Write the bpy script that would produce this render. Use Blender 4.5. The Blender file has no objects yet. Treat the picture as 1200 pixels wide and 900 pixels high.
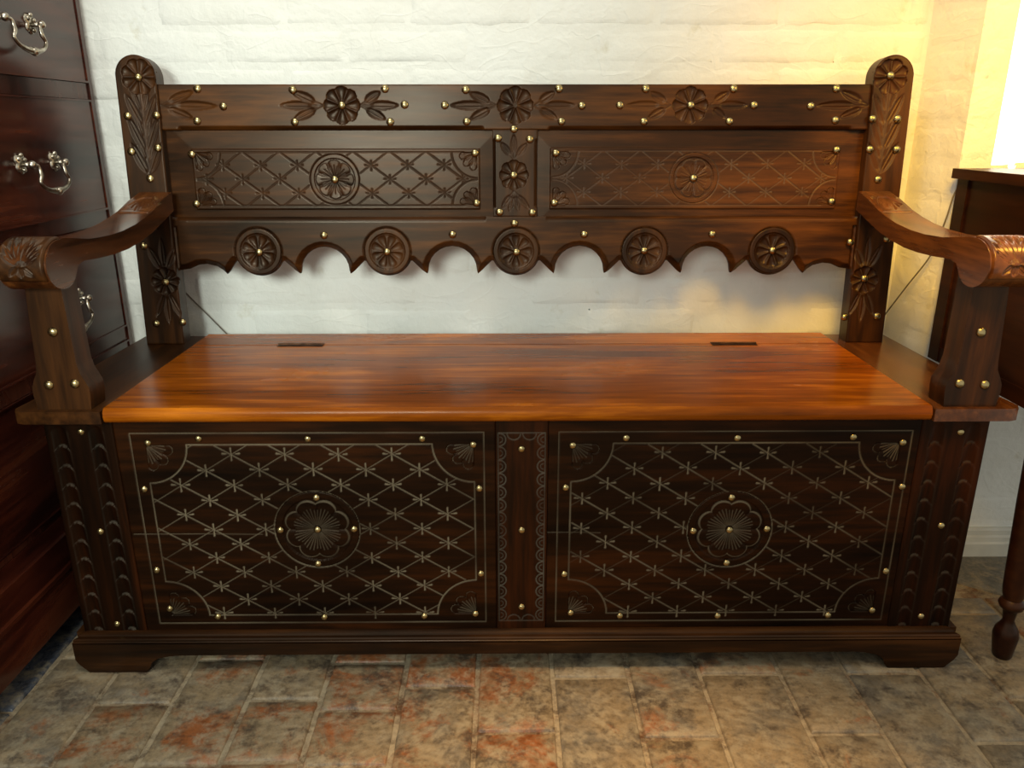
import bpy, bmesh, math, random
import numpy as np
from mathutils import Vector, Matrix

random.seed(7); np.random.seed(7)
scene = bpy.context.scene
COL = scene.collection
PI = math.pi
LIFT = 0.015            # everything is laid out with the tiles at -LIFT and raised at the end

# ------------------------------------------------------------------ camera
cam_d = bpy.data.cameras.new('camera')
cam = bpy.data.objects.new('camera', cam_d); COL.objects.link(cam)
cam_d.sensor_width = 36.0; cam_d.lens = 915.4 / 1200 * 36.0
cam_d.clip_start = 0.05; cam_d.clip_end = 50
_p, _y, _r = math.radians(18.154), math.radians(.461), math.radians(-.033)
cam.matrix_world = (Matrix.Translation((-.021, -1.196, .913 + LIFT)) @ Matrix.Rotation(-_y, 4, 'Z')
                    @ Matrix.Rotation(PI / 2 - _p, 4, 'X') @ Matrix.Rotation(_r, 4, 'Z'))
scene.camera = cam

# ------------------------------------------------------------------ world, lights, exposure
w = bpy.data.worlds.new('world'); scene.world = w; w.use_nodes = True
w.node_tree.nodes['Background'].inputs[0].default_value = (.80, .81, .74, 1)
w.node_tree.nodes['Background'].inputs[1].default_value = .80
scene.view_settings.view_transform = 'Standard'
scene.view_settings.look = 'None'
scene.view_settings.exposure = 0.0
scene.view_settings.gamma = 1.0

def area(name, loc, target, sx, sy, power, col):
    l = bpy.data.lights.new(name, 'AREA'); l.shape = 'RECTANGLE'; l.size = sx; l.size_y = sy
    l.energy = power; l.color = col
    o = bpy.data.objects.new(name, l); COL.objects.link(o)
    o.location = loc; o.rotation_euler = (Vector(target) - Vector(loc)).to_track_quat('-Z', 'Y').to_euler()
    return o
# two panes of the deep-set window behind the camera on the left, ceiling lights, the table lamp just right of the frame, and an added corner fill
for wx in (-.86, -.46):
    o = area('window_light', (wx, -2.45, 1.40), (-.62, .5, .56), .28, .6, 2.6, (.90, 1.0, .93))
    o.data.spread = math.radians(52)
area('ceiling_light', (-.42, -.60, 2.3), (-.34, .50, .95), .40, .40, 4.9, (1.0, .96, .86)).data.spread = math.radians(105)
def point(kind, name, loc, power, col, size):
    l = bpy.data.lights.new(name, kind); l.energy = power; l.color = col; l.shadow_soft_size = size
    o = bpy.data.objects.new(name, l); COL.objects.link(o); o.location = loc; return o
point('POINT', 'lamp_light', (1.03, -.10, 1.20), 7, (1.0, .58, .08), .06)
sp = point('SPOT', 'downlight', (.14, -.50, 2.3), 230, (1.0, .60, .22), .05)
sp.data.spot_size = math.radians(36); sp.data.spot_blend = .8; sp.rotation_euler = (math.radians(-3), 0, 0)
sp = point('SPOT', 'corner_fill_spot', (.30, -.75, 1.75), 175, (1.0, .54, .04), .26)  # added fill spot, no fixture there; turns the right corner yellow
sp.data.spot_size = math.radians(50); sp.data.spot_blend = 1.0; sp.rotation_euler = (Vector((.98, .48, .62)) - sp.location).to_track_quat('-Z', 'Y').to_euler()

# ------------------------------------------------------------------ materials
def nt(name):
    m = bpy.data.materials.new(name); m.use_nodes = True
    t = m.node_tree; t.nodes.clear()
    out = t.nodes.new('ShaderNodeOutputMaterial'); b = t.nodes.new('ShaderNodeBsdfPrincipled')
    t.links.new(b.outputs[0], out.inputs[0])
    return m, t, b
def N(t, typ, **k):
    n = t.nodes.new(typ)
    for a, v in k.items():
        if a in n.inputs: n.inputs[a].default_value = v
        else: setattr(n, a, v)
    return n
def ramp(t, src, stops):
    r = t.nodes.new('ShaderNodeValToRGB'); e = r.color_ramp.elements
    while len(e) < len(stops): e.new(.5)
    for i, (p, c) in enumerate(stops):
        e[i].position = p; e[i].color = (*c, 1)
    t.links.new(src, r.inputs[0]); return r
def mapped(t, scale, kind='Object', loc=(0, 0, 0)):
    c = t.nodes.new('ShaderNodeTexCoord'); m = t.nodes.new('ShaderNodeMapping')
    m.inputs['Scale'].default_value = scale; m.inputs['Location'].default_value = loc
    t.links.new(c.outputs[kind], m.inputs[0]); return m.outputs[0]
def mix(t, fac, a, b, mode='MIX'):
    m = t.nodes.new('ShaderNodeMix'); m.data_type = 'RGBA'; m.blend_type = mode
    for s, v in ((m.inputs[0], fac), (m.inputs[6], a), (m.inputs[7], b)):
        if hasattr(v, 'is_linked') or hasattr(v, 'links'): t.links.new(v, s)
        else: s.default_value = v if not isinstance(v, tuple) else (*v, 1)
    return m.outputs[2]
def mul(t, a, b, op='MULTIPLY'):
    m = t.nodes.new('ShaderNodeMath'); m.operation = op
    for s, v in ((m.inputs[0], a), (m.inputs[1], b)):
        if hasattr(v, 'links'): t.links.new(v, s)
        else: s.default_value = v
    return m.outputs[0]

def wood(name, axis, dark, mid, light, rough=(.28, .45), dust=None, coat=.03, spec=.24, bump=.12, loc=(0, 0, 0), spread=.14):
    m, t, b = nt(name)
    fine = [70, 70, 70]; fine[axis] = 5
    coarse = [7, 7, 7]; coarse[axis] = 1.6
    n1 = N(t, 'ShaderNodeTexNoise', Scale=1.0, Detail=6.0, Roughness=.62); t.links.new(mapped(t, fine, loc=loc), n1.inputs[0])
    n2 = N(t, 'ShaderNodeTexNoise', Scale=1.0, Detail=4.0, Roughness=.6, Distortion=.6); t.links.new(mapped(t, coarse, loc=loc), n2.inputs[0])
    f = mul(t, mul(t, n1.outputs[0], .4), mul(t, n2.outputs[0], .6), 'ADD')
    r = ramp(t, f, [(.50 - spread * .9, dark), (.50, mid), (.50 + spread, light)])
    col = r.outputs[0]
    if dust:
        a = t.nodes.new('ShaderNodeAttribute'); a.attribute_name = 'dust'
        n3 = N(t, 'ShaderNodeTexNoise', Scale=9.0, Detail=3.0); t.links.new(mapped(t, (1, 1, 1)), n3.inputs[0])
        rr = ramp(t, n3.outputs[0], [(.35, (.35,) * 3), (.62, (1,) * 3)])
        col = mix(t, mul(t, a.outputs['Fac'], rr.outputs[0]), col, dust)
    t.links.new(col, b.inputs['Base Color'])
    rr = ramp(t, n2.outputs[0], [(.3, (rough[0],) * 3), (.7, (rough[1],) * 3)])
    if dust:
        t.links.new(mix(t, a.outputs['Fac'], rr.outputs[0], (.75, .75, .75)), b.inputs['Roughness'])
        t.links.new(mul(t, mul(t, a.outputs['Fac'], -coat), coat, 'ADD'), b.inputs['Coat Weight'])
    else: t.links.new(rr.outputs[0], b.inputs['Roughness'])
    b.inputs['Coat Weight'].default_value = coat if not dust else 0
    b.inputs['Coat Roughness'].default_value = .18; b.inputs['Specular IOR Level'].default_value = spec; b.inputs['Specular Tint'].default_value = (1.0, .78, .58, 1)
    bp = N(t, 'ShaderNodeBump', Strength=bump, Distance=.002); t.links.new(f, bp.inputs['Height']); t.links.new(bp.outputs[0], b.inputs['Normal'])
    return m

OAKD, OAKM, OAKL = (.005, .0021, .0009), (.019, .0063, .0017), (.058, .019, .0040)
M_oak_x = wood('dark_oak_along', 0, OAKD, OAKM, OAKL, dust=(.13, .10, .07))
M_oak_z = wood('dark_oak_upright', 2, OAKD, OAKM, OAKL, dust=(.10, .08, .065), loc=(3, 1, 2))
M_oak_y = wood('dark_oak_deep', 1, OAKD, OAKM, OAKL, dust=(.10, .08, .065), loc=(1, 4, 2))
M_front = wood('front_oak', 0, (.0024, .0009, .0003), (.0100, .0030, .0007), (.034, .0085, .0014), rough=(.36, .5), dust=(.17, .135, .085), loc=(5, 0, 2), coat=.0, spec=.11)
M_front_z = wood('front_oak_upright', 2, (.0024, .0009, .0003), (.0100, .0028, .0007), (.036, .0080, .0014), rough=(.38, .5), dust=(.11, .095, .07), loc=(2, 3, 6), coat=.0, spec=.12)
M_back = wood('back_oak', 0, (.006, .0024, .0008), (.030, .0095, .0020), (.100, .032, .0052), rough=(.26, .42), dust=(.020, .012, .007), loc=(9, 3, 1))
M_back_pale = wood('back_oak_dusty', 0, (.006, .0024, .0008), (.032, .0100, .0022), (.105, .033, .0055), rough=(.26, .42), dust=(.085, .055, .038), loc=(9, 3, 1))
M_seat = wood('worn_seat_oak', 0, (.035, .0075, .0008), (.215, .049, .0018), (.66, .19, .007), rough=(.16, .32), coat=.01, spec=.17, spread=.22, bump=.10, loc=(0, 3.3, 0))
M_arm = wood('arm_oak', 1, (.016, .0050, .0018), (.070, .021, .0055), (.17, .055, .012), rough=(.15, .28), dust=(.04, .02, .012), coat=.22, spec=.4)
M_chest = wood('red_mahogany', 1, (.016, .004, .003), (.050, .010, .005), (.11, .026, .010), rough=(.16, .3), coat=.5, bump=.05)
M_chest_up = wood('red_mahogany_upright', 2, (.016, .004, .003), (.042, .010, .006), (.08, .022, .012), rough=(.16, .3), coat=.5, bump=.05)
M_desk = wood('brown_mahogany', 1, (.010, .003, .0015), (.022, .006, .0025), (.045, .013, .004), rough=(.3, .45), bump=.05)

def metal(name, c1, c2, rough, scale=60):
    m, t, b = nt(name); b.inputs['Metallic'].default_value = 1.0
    n = N(t, 'ShaderNodeTexNoise', Scale=scale, Detail=3.0); t.links.new(mapped(t, (1, 1, 1)), n.inputs[0])
    r = ramp(t, n.outputs[0], [(.35, c1), (.65, c2)]); t.links.new(r.outputs[0], b.inputs['Base Color'])
    b.inputs['Roughness'].default_value = rough; return m
M_brass = metal('aged_brass', (.22, .165, .070), (.46, .355, .17), .27, 30)
M_nickel = metal('tarnished_silver_brass', (.24, .20, .15), (.55, .49, .40), .30, 90)
M_iron = metal('rusty_hinge_iron', (.05, .025, .015), (.12, .06, .035), .55, 80)

def wall_mat():
    m, t, b = nt('whitewashed_brick')
    co = mapped(t, (1, 1, 1))
    big = N(t, 'ShaderNodeTexNoise', Scale=3.0, Detail=5.0, Roughness=.6); t.links.new(co, big.inputs[0])
    med = N(t, 'ShaderNodeTexNoise', Scale=14.0, Detail=6.0, Roughness=.62); t.links.new(co, med.inputs[0])
    fin = N(t, 'ShaderNodeTexNoise', Scale=48.0, Detail=4.0, Roughness=.55, Distortion=.1); t.links.new(co, fin.inputs[0])
    r = ramp(t, big.outputs[0], [(.3, (.70, .69, .62)), (.5, (.77, .765, .70)), (.75, (.80, .80, .75))])
    g = ramp(t, med.outputs[0], [(.25, (.84, .81, .72)), (.36, (1, 1, 1))])
    t.links.new(mix(t, 1.0, r.outputs[0], g.outputs[0], 'MULTIPLY'), b.inputs['Base Color'])
    b.inputs['Roughness'].default_value = .62
    vo = N(t, 'ShaderNodeTexNoise', Scale=9.0, Detail=2.0, Distortion=.7); t.links.new(mapped(t, (1, 1, 1.6)), vo.inputs[0])
    rid = ramp(t, vo.outputs[0], [(.44, (0, 0, 0)), (.50, (1, 1, 1)), (.52, (.2, .2, .2)), (.7, (.3, .3, .3))])
    h = mul(t, mul(t, med.outputs[0], 1.0), mul(t, mul(t, fin.outputs[0], .26), mul(t, rid.outputs[0], .09), 'ADD'), 'ADD')
    bp = N(t, 'ShaderNodeBump', Strength=.55, Distance=.008); t.links.new(h, bp.inputs['Height']); t.links.new(bp.outputs[0], b.inputs['Normal'])
    return m
M_wall = wall_mat()

def tile_mat(name, red=.5, grey=.5, rough=.45, cols=None):
    m, t, b = nt(name)
    co = mapped(t, (1, 1, 1))
    oi = t.nodes.new('ShaderNodeObjectInfo')
    tan, gry, rd, drk = cols or ((.23, .168, .098), (.145, .122, .092), (.235, .080, .026), (.060, .042, .030))
    n1 = N(t, 'ShaderNodeTexNoise', Scale=8.0, Detail=8.0, Roughness=.68); t.links.new(co, n1.inputs[0])
    n2 = N(t, 'ShaderNodeTexNoise', Scale=38.0, Detail=7.0, Roughness=.72); t.links.new(co, n2.inputs[0])
    n3 = N(t, 'ShaderNodeTexNoise', Scale=11.0, Detail=8.0, Roughness=.72, Distortion=.5); t.links.new(mapped(t, (1, 1, 1), loc=(7, 3, 1)), n3.inputs[0])
    n4 = N(t, 'ShaderNodeTexNoise', Scale=19.0, Detail=8.0, Roughness=.75); t.links.new(mapped(t, (1, 1, 1), loc=(2, 9, 4)), n4.inputs[0])
    f = mul(t, n1.outputs[0], mul(t, oi.outputs['Random'], .14), 'ADD')
    g = ramp(t, f, [(grey - .06, (0, 0, 0)), (grey + .10, (1, 1, 1))])
    c = mix(t, g.outputs[0], gry, tan)
    r = ramp(t, mul(t, n3.outputs[0], mul(t, oi.outputs['Random'], .10), 'ADD'), [(red - .03, (0, 0, 0)), (red + .10, (1, 1, 1))])
    c = mix(t, r.outputs[0], c, rd)
    n5 = N(t, 'ShaderNodeTexNoise', Scale=75.0, Detail=5.0, Roughness=.7); t.links.new(co, n5.inputs[0])
    k5 = ramp(t, n5.outputs[0], [(.32, (.66, .64, .61)), (.48, (1, 1, 1)), (.66, (1.28, 1.26, 1.22))]); c = mix(t, 1.0, c, k5.outputs[0], 'MULTIPLY')
    d = ramp(t, n4.outputs[0], [(.37, (1, 1, 1)), (.49, (0, 0, 0))]); c = mix(t, mul(t, d.outputs[0], .85), c, drk)
    l = ramp(t, n2.outputs[0], [(.50, (0, 0, 0)), (.64, (.62, .62, .62))]); c = mix(t, l.outputs[0], c, (.33, .27, .175))
    t.links.new(c, b.inputs['Base Color'])
    rr = ramp(t, n2.outputs[0], [(.35, (rough - .12,) * 3), (.65, (rough + .2,) * 3)]); t.links.new(rr.outputs[0], b.inputs['Roughness'])
    h = mul(t, mul(t, n1.outputs[0], .8), mul(t, n2.outputs[0], .30), 'ADD')
    bp = N(t, 'ShaderNodeBump', Strength=.6, Distance=.009); t.links.new(h, bp.inputs['Height']); t.links.new(bp.outputs[0], b.inputs['Normal'])
    return m
M_tile = tile_mat('worn_floor_brick', .60, .46)
M_tile_r = tile_mat('red_floor_brick', .545, .46)
M_tile_g = tile_mat('grey_floor_brick', .68, .52)
M_grout = tile_mat('lime_mortar', .62, .48, .7, ((.30, .235, .15), (.13, .085, .050), (.13, .055, .020), (.055, .028, .013)))
M_sky_sheen = tile_mat('sky_sheen_tile', .9, .6, .3, ((.09, .10, .125), (.05, .055, .07), (.1, .1, .1), (.03, .03, .035)))  # blue-grey colour stands in for sky light reflected by the floor
M_cement = tile_mat('cement_strip', .9, .55, .75, ((.17, .16, .135), (.13, .122, .105), (.1, .1, .1), (.09, .085, .075)))

def plain(name, c, rough=.5, emit=0, ecol=None):
    m, t, b = nt(name)
    n = N(t, 'ShaderNodeTexNoise', Scale=20.0, Detail=4.0); t.links.new(mapped(t, (1, 1, 1)), n.inputs[0])
    r = ramp(t, n.outputs[0], [(.3, tuple(x * .85 for x in c)), (.7, c)]); t.links.new(r.outputs[0], b.inputs['Base Color'])
    b.inputs['Roughness'].default_value = rough
    if emit:
        b.inputs['Emission Color'].default_value = (*(ecol or c), 1); b.inputs['Emission Strength'].default_value = emit
    return m
M_paint = plain('cream_gloss_paint', (.62, .61, .54), .35)
M_day = plain('bright_daylight_pane', (.9, .88, .8), .3, 3.2, (1.0, .95, .78))
M_cord = plain('grey_flex', (.16, .14, .10), .5)

# ------------------------------------------------------------------ mesh helpers
def link(name, me, parent=None, mat=None, loc=None):
    o = bpy.data.objects.new(name, me); COL.objects.link(o)
    if parent: o.parent = parent
    if loc is not None: o.location = loc
    if mat and me: me.materials.append(mat) if not me.materials else None
    return o
def thing(name, label, cat, loc, group=None):
    o = bpy.data.objects.new(name, None); COL.objects.link(o); o.location = loc; o.empty_display_size = .1
    o['label'] = label; o['category'] = cat
    if group: o['group'] = group
    return o
def finish(bm, name, parent, mat, root, smooth=None, bev=0, seg=2, ang=35):
    """bm is laid out in scene coordinates; root is the thing whose base is the origin"""
    if bev:
        es = [e for e in bm.edges if len(e.link_faces) == 2 and e.calc_face_angle(0) > math.radians(ang)]
        bmesh.ops.bevel(bm, geom=es, offset=bev, segments=seg, profile=.6, affect='EDGES', clamp_overlap=True)
    bmesh.ops.recalc_face_normals(bm, faces=bm.faces)
    if root is not None: bmesh.ops.translate(bm, vec=-Vector(root.location), verts=bm.verts)
    me = bpy.data.meshes.new(name); bm.to_mesh(me); bm.free()
    if smooth or bev:
        me.shade_smooth()
        me.set_sharp_from_angle(angle=math.radians(smooth or 40))
    return link(name, me, parent, mat)
def box(bm, x0, x1, y0, y1, z0, z1):
    vs = [bm.verts.new((x, y, z)) for x in (x0, x1) for y in (y0, y1) for z in (z0, z1)]
    for f in ((0, 1, 3, 2), (4, 6, 7, 5), (0, 4, 5, 1), (2, 3, 7, 6), (0, 2, 6, 4), (1, 5, 7, 3)):
        bm.faces.new([vs[i] for i in f])
    return vs
def prism(bm, pts, axis, a, b):
    """polygon pts extruded from a to b along axis (0: pts are y,z; 1: x,z; 2: x,y)"""
    def P(p, c):
        return ((c, p[0], p[1]), (p[0], c, p[1]), (p[0], p[1], c))[axis]
    lo = [bm.verts.new(P(p, a)) for p in pts]; hi = [bm.verts.new(P(p, b)) for p in pts]
    bm.faces.new(lo); bm.faces.new(hi[::-1]); n = len(pts)
    for i in range(n): bm.faces.new((lo[i], lo[(i + 1) % n], hi[(i + 1) % n], hi[i]))
def tube(bm, pts, rad, n=8, cap=True):
    pts = [Vector(p) for p in pts]; rings = []
    prev = None
    for i, p in enumerate(pts):
        d = (pts[min(i + 1, len(pts) - 1)] - pts[max(i - 1, 0)]).normalized()
        if prev is None:
            s = d.cross(Vector((0, 0, 1)));
            if s.length < .1: s = d.cross(Vector((1, 0, 0)))
        else: s = prev - d * prev.dot(d)
        s.normalize(); prev = s; u = d.cross(s)
        r = rad[i] if isinstance(rad, (list, tuple)) else rad
        rings.append([bm.verts.new(p + (s * math.cos(2 * PI * k / n) + u * math.sin(2 * PI * k / n)) * r) for k in range(n)])
    for a, b in zip(rings, rings[1:]):
        for k in range(n): bm.faces.new((a[k], a[(k + 1) % n], b[(k + 1) % n], b[k]))
    if cap: bm.faces.new(rings[0][::-1]); bm.faces.new(rings[-1])
def catmull(P, k=6):
    P = [Vector(p) for p in P]; Q = [P[0]] + P + [P[-1]]; out = []
    for i in range(1, len(Q) - 2):
        for j in range(k):
            t = j / k; a, b, c, d = Q[i - 1:i + 3]
            out.append(.5 * ((2 * b) + (c - a) * t + (2 * a - 5 * b + 4 * c - d) * t * t + (3 * b - a - 3 * c + d) * t ** 3))
    out.append(P[-1]); return out
def lathe(bm, prof, cx, cy, n=24, tilt=(0, 0), z0=0):
    rings = []
    for r, z in prof:
        ox, oy = cx + tilt[0] * (z - z0), cy + tilt[1] * (z - z0)
        rings.append([bm.verts.new((ox + r * math.cos(2 * PI * k / n), oy + r * math.sin(2 * PI * k / n), z)) for k in range(n)])
    for a, b in zip(rings, rings[1:]):
        for k in range(n): bm.faces.new((a[k], a[(k + 1) % n], b[(k + 1) % n], b[k]))
    bm.faces.new(rings[0][::-1]); bm.faces.new(rings[-1])

# ------------------------------------------------------------------ carved boards: a fine height field with real depth
def front_frame(Y0=0.0):
    return lambda U, V, H: (U, Y0 - H, V)
AL = math.radians(3.8); BY, BZ = .379, .49
def back_frame(U, V, H):                         # the backrest leans back by 3.8 degrees
    return U, BY + V * math.sin(AL) - H * math.cos(AL), BZ + V * math.cos(AL) + H * math.sin(AL)

class Relief:
    def __init__(s, u0, u1, v0, v1, res):
        s.nu = max(3, int(round((u1 - u0) / res)) + 1); s.nv = max(3, int(round((v1 - v0) / res)) + 1)
        s.u = np.linspace(u0, u1, s.nu); s.v = np.linspace(v0, v1, s.nv)
        s.res = (u1 - u0) / (s.nu - 1); s.box = (u0, u1, v0, v1)
        s.U, s.V = np.meshgrid(s.u, s.v)
        s.B = np.zeros_like(s.U); s.C = np.zeros_like(s.U); s.D = np.zeros_like(s.U)
    def win(s, a, b, c, d):
        i0, i1 = np.searchsorted(s.u, [a, b]); j0, j1 = np.searchsorted(s.v, [c, d])
        return (slice(j0, j1), slice(i0, i1)) if i1 > i0 and j1 > j0 else None
    def put(s, w, c, d=None):
        s.C[w] = np.maximum(s.C[w], c)
        if d is not None: s.D[w] = np.maximum(s.D[w], d)
    def seg(s, p, q, wd, dp, w2=None, dust=1.0, dp2=None):
        w2 = wd if w2 is None else w2; dp2 = dp if dp2 is None else dp2
        m = max(wd, w2) + .001
        w = s.win(min(p[0], q[0]) - m, max(p[0], q[0]) + m, min(p[1], q[1]) - m, max(p[1], q[1]) + m)
        if not w: return
        U, V = s.U[w], s.V[w]; dx, dy = q[0] - p[0], q[1] - p[1]; L2 = dx * dx + dy * dy + 1e-12
        t = np.clip(((U - p[0]) * dx + (V - p[1]) * dy) / L2, 0, 1)
        dist = np.hypot(U - p[0] - t * dx, V - p[1] - t * dy)
        k = np.clip(1 - dist / (wd + (w2 - wd) * t), 0, 1)
        s.put(w, k * (dp + (dp2 - dp) * t), np.clip(k * 1.5, 0, 1) * dust)
    def arc(s, c, r, a0, a1, wd, dp, dust=1.0):
        w = s.win(c[0] - r - wd, c[0] + r + wd, c[1] - r - wd, c[1] + r + wd)
        if not w: return
        x, y = s.U[w] - c[0], s.V[w] - c[1]
        th = (np.degrees(np.arctan2(y, x)) - a0) % 360
        k = np.clip(1 - np.abs(np.hypot(x, y) - r) / wd, 0, 1) * (th <= (a1 - a0))
        s.put(w, k * dp, np.clip(k * 1.5, 0, 1) * dust)
    def leaf(s, p, q, hw, dp=.0022, dust=.35):
        """a scooped leaf from root p to tip q with a raised midrib"""
        m = hw + .002
        w = s.win(min(p[0], q[0]) - m, max(p[0], q[0]) + m, min(p[1], q[1]) - m, max(p[1], q[1]) + m)
        if not w: return
        dx, dy = q[0] - p[0], q[1] - p[1]; L = math.hypot(dx, dy); dx /= L; dy /= L
        x, y = s.U[w] - p[0], s.V[w] - p[1]
        a = (x * dx + y * dy) / L; b = np.abs(-x * dy + y * dx)
        prof = hw * np.power(np.clip(np.sin(PI * np.clip(a, 0, 1) ** .8), 0, 1), .8) + 1e-6
        k = np.clip(b / prof, 0, 1); ins = (a > 0) & (a < 1) & (b < prof)
        shape = np.clip(1 - k ** 3, 0, 1) * (1 - .65 * np.clip(1 - b / (hw * .28), 0, 1)) + .25
        s.put(w, np.where(ins, dp * shape * np.clip(np.sin(PI * a) * 2.2, 0, 1), 0), np.where(ins & (k > .6), dust, 0))
    def disc(s, c, r, dp):
        w = s.win(c[0] - r, c[0] + r, c[1] - r, c[1] + r)
        if w: s.put(w, np.where(np.hypot(s.U[w] - c[0], s.V[w] - c[1]) < r, dp, 0))
    def mask(s, fn, dp):
        s.C = np.maximum(s.C, np.where(fn(s.U, s.V) < 0, dp, 0))
    def build(s, name, frame, root, parent, mat, sdf=None, thick=.02, rnd=.0015, back=True):
        u0, u1, v0, v1 = s.box
        if sdf is None:
            S = np.maximum(np.maximum(u0 - s.U, s.U - u1), np.maximum(v0 - s.V, s.V - v1))
            keep = np.ones((s.nv - 1, s.nu - 1), bool); U, V = s.U.copy(), s.V.copy()
        else:
            S = sdf(s.U, s.V); h = s.res
            k = S < .5 * h
            keep = k[:-1, :-1] & k[1:, :-1] & k[:-1, 1:] & k[1:, 1:]
            kp = np.zeros((s.nv + 1, s.nu + 1), int); kp[1:-1, 1:-1] = keep
            cnt = kp[:-1, :-1] + kp[1:, :-1] + kp[:-1, 1:] + kp[1:, 1:]
            snap = ((cnt > 0) & (cnt < 4)) | (np.abs(S) < .5 * h)
            e = h * .2
            gx = (sdf(s.U + e, s.V) - sdf(s.U - e, s.V)) / (2 * e); gy = (sdf(s.U, s.V + e) - sdf(s.U, s.V - e)) / (2 * e)
            g2 = np.maximum(gx * gx + gy * gy, .25)
            mv = np.clip(-S / g2, -1.3 * h, 1.3 * h)
            U = np.where(snap, s.U + mv * gx, s.U); V = np.where(snap, s.V + mv * gy, s.V)
            S = np.where(snap, 0, S)
        H = s.B - s.C
        if rnd:
            d = np.clip(-S, 0, rnd); H = H - (rnd - np.sqrt(np.maximum(rnd ** 2 - (rnd - d) ** 2, 0)))
        idx = np.arange(s.nu * s.nv).reshape(s.nv, s.nu)
        q = np.stack([idx[:-1, :-1], idx[:-1, 1:], idx[1:, 1:], idx[1:, :-1]], -1)[keep]
        used = np.zeros(s.nu * s.nv, bool); used[q.ravel()] = True
        rem = np.cumsum(used) - 1; q = rem[q]
        fu, fv, fh, fd = (a.ravel()[used] for a in (U, V, H, s.D))
        n = len(fu)
        # boundary edges, in the direction of their face
        e = np.concatenate([q[:, [0, 1]], q[:, [1, 2]], q[:, [2, 3]], q[:, [3, 0]]])
        key = e[:, 0].astype(np.int64) * n + e[:, 1]; rkey = e[:, 1].astype(np.int64) * n + e[:, 0]
        be = e[~np.isin(key, rkey)]
        bv = np.unique(be); bm_ = np.full(n, -1); bm_[bv] = np.arange(len(bv))
        nb = len(bv)
        X = [np.concatenate([a, a[bv], a[bv]]) for a in (fu, fv)]
        Hn = np.concatenate([fh, fh[bv], np.full(nb, -thick)])
        P = np.stack(frame(X[0], X[1], Hn), -1)
        if root is not None: P = P - np.array(root.location)
        sides = np.stack([bm_[be[:, 1]] + n, bm_[be[:, 0]] + n, bm_[be[:, 0]] + n + nb, bm_[be[:, 1]] + n + nb], -1)
        polys = np.concatenate([q, sides])
        ng = []
        if back:
            nxt = {}
            for a, b in be: nxt.setdefault(int(a), []).append(int(b))
            while nxt:
                st = next(iter(nxt)); loop = [st]; c = nxt[st].pop()
                if not nxt[st]: del nxt[st]
                while c != st and c in nxt:
                    loop.append(c); d = nxt[c].pop()
                    if not nxt[c]: del nxt[c]
                    c = d
                if len(loop) > 3: ng.append([int(bm_[v]) + n + nb for v in loop][::-1])
        me = bpy.data.meshes.new(name)
        me.vertices.add(len(P)); me.vertices.foreach_set('co', P.astype(np.float32).ravel())
        li = np.concatenate([polys.ravel()] + [np.array(g) for g in ng]).astype(np.int32)
        tot = np.concatenate([np.full(len(polys), 4), np.array([len(g) for g in ng], int)]).astype(np.int32)
        st = np.concatenate([[0], np.cumsum(tot)[:-1]]).astype(np.int32)
        me.loops.add(len(li)); me.loops.foreach_set('vertex_index', li)
        me.polygons.add(len(tot)); me.polygons.foreach_set('loop_start', st); me.polygons.foreach_set('loop_total', tot)
        sm = np.zeros(len(tot), bool); sm[:len(q)] = True
        me.polygons.foreach_set('use_smooth', sm)
        me.update(calc_edges=True)
        at = me.attributes.new('dust', 'FLOAT', 'POINT')
        at.data.foreach_set('value', np.concatenate([fd, np.zeros(2 * nb)]).astype(np.float32))
        return link(name, me, parent, mat)

def lobed(c, R, n, rot=0, amp=.15):
    def f(U, V):
        x, y = U - c[0], V - c[1]; th = np.arctan2(y, x) - rot
        return np.hypot(x, y) - R * ((1 - amp) + amp * np.abs(np.cos(n * th / 2)) ** .7)
    return f
def petals(r, c, R, n, kind, rot=0, amp=.15, lines=3, ring=None, dust=.6):
    """flower carved into relief r about centre c"""
    x, y = r.U - c[0], r.V - c[1]; rad = np.hypot(x, y); th = np.arctan2(y, x) - rot
    rho = R * ((1 - amp) + amp * np.abs(np.cos(n * th / 2)) ** .7)
    ph = ((th / (2 * PI / n) + .5) % 1 - .5) * 2
    k = rad / rho; ins = k < 1
    if kind == 'scoop':
        bowl = (1 - np.abs(ph) ** 3) * np.clip(1 - (np.abs(k - .62) / .5) ** 3, 0, 1)
        d = .0012 + R * .15 * bowl + R * .02 * np.clip(1 - k / .5, 0, 1)
        r.C = np.maximum(r.C, np.where(ins, np.maximum(d, 0), 0))
        r.D = np.maximum(r.D, np.where(ins & (np.abs(ph) > .86), .4 * dust, 0))
    else:
        d = .0005 + .0022 * np.abs(ph) ** 5 + .0012 * np.clip(1 - k, 0, 1)
        for i in range(lines):
            p0 = (i + .5) / lines * 2 - 1
            wv = (np.abs(ph - p0) * k * PI * R / n)
            kk = np.clip(1 - wv / (.0014 if R > .04 else .0011), 0, 1) * (k < .74) * (k > .12)
            d = d + .0013 * kk
            r.D = np.maximum(r.D, np.where(ins, kk * .55 * dust, 0))
        r.C = np.maximum(r.C, np.where(ins, d, 0))
        r.D = np.maximum(r.D, np.clip(1 - np.abs(k - 1) * R / .0022, 0, 1) * dust * ((rad < ring[0]) if ring else 1))
        if ring:
            r.C = np.maximum(r.C, np.where((~ins) & (rad < ring[0]), .0030, 0))
    return ins

# ------------------------------------------------------------------ the setting
def struct(o): o['kind'] = 'structure'; return o
WY = .52; PX, PY = .858, .38
bm = bmesh.new(); box(bm, -1.5, PX, WY, WY + .12, -.10, 2.3)
wall_back = struct(finish(bm, 'wall_back', None, M_wall, None))
bm = bmesh.new(); box(bm, -1.62, -1.5, -1.0, WY + .12, -.10, 2.3); struct(finish(bm, 'wall_left', None, M_wall, None))
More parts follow.
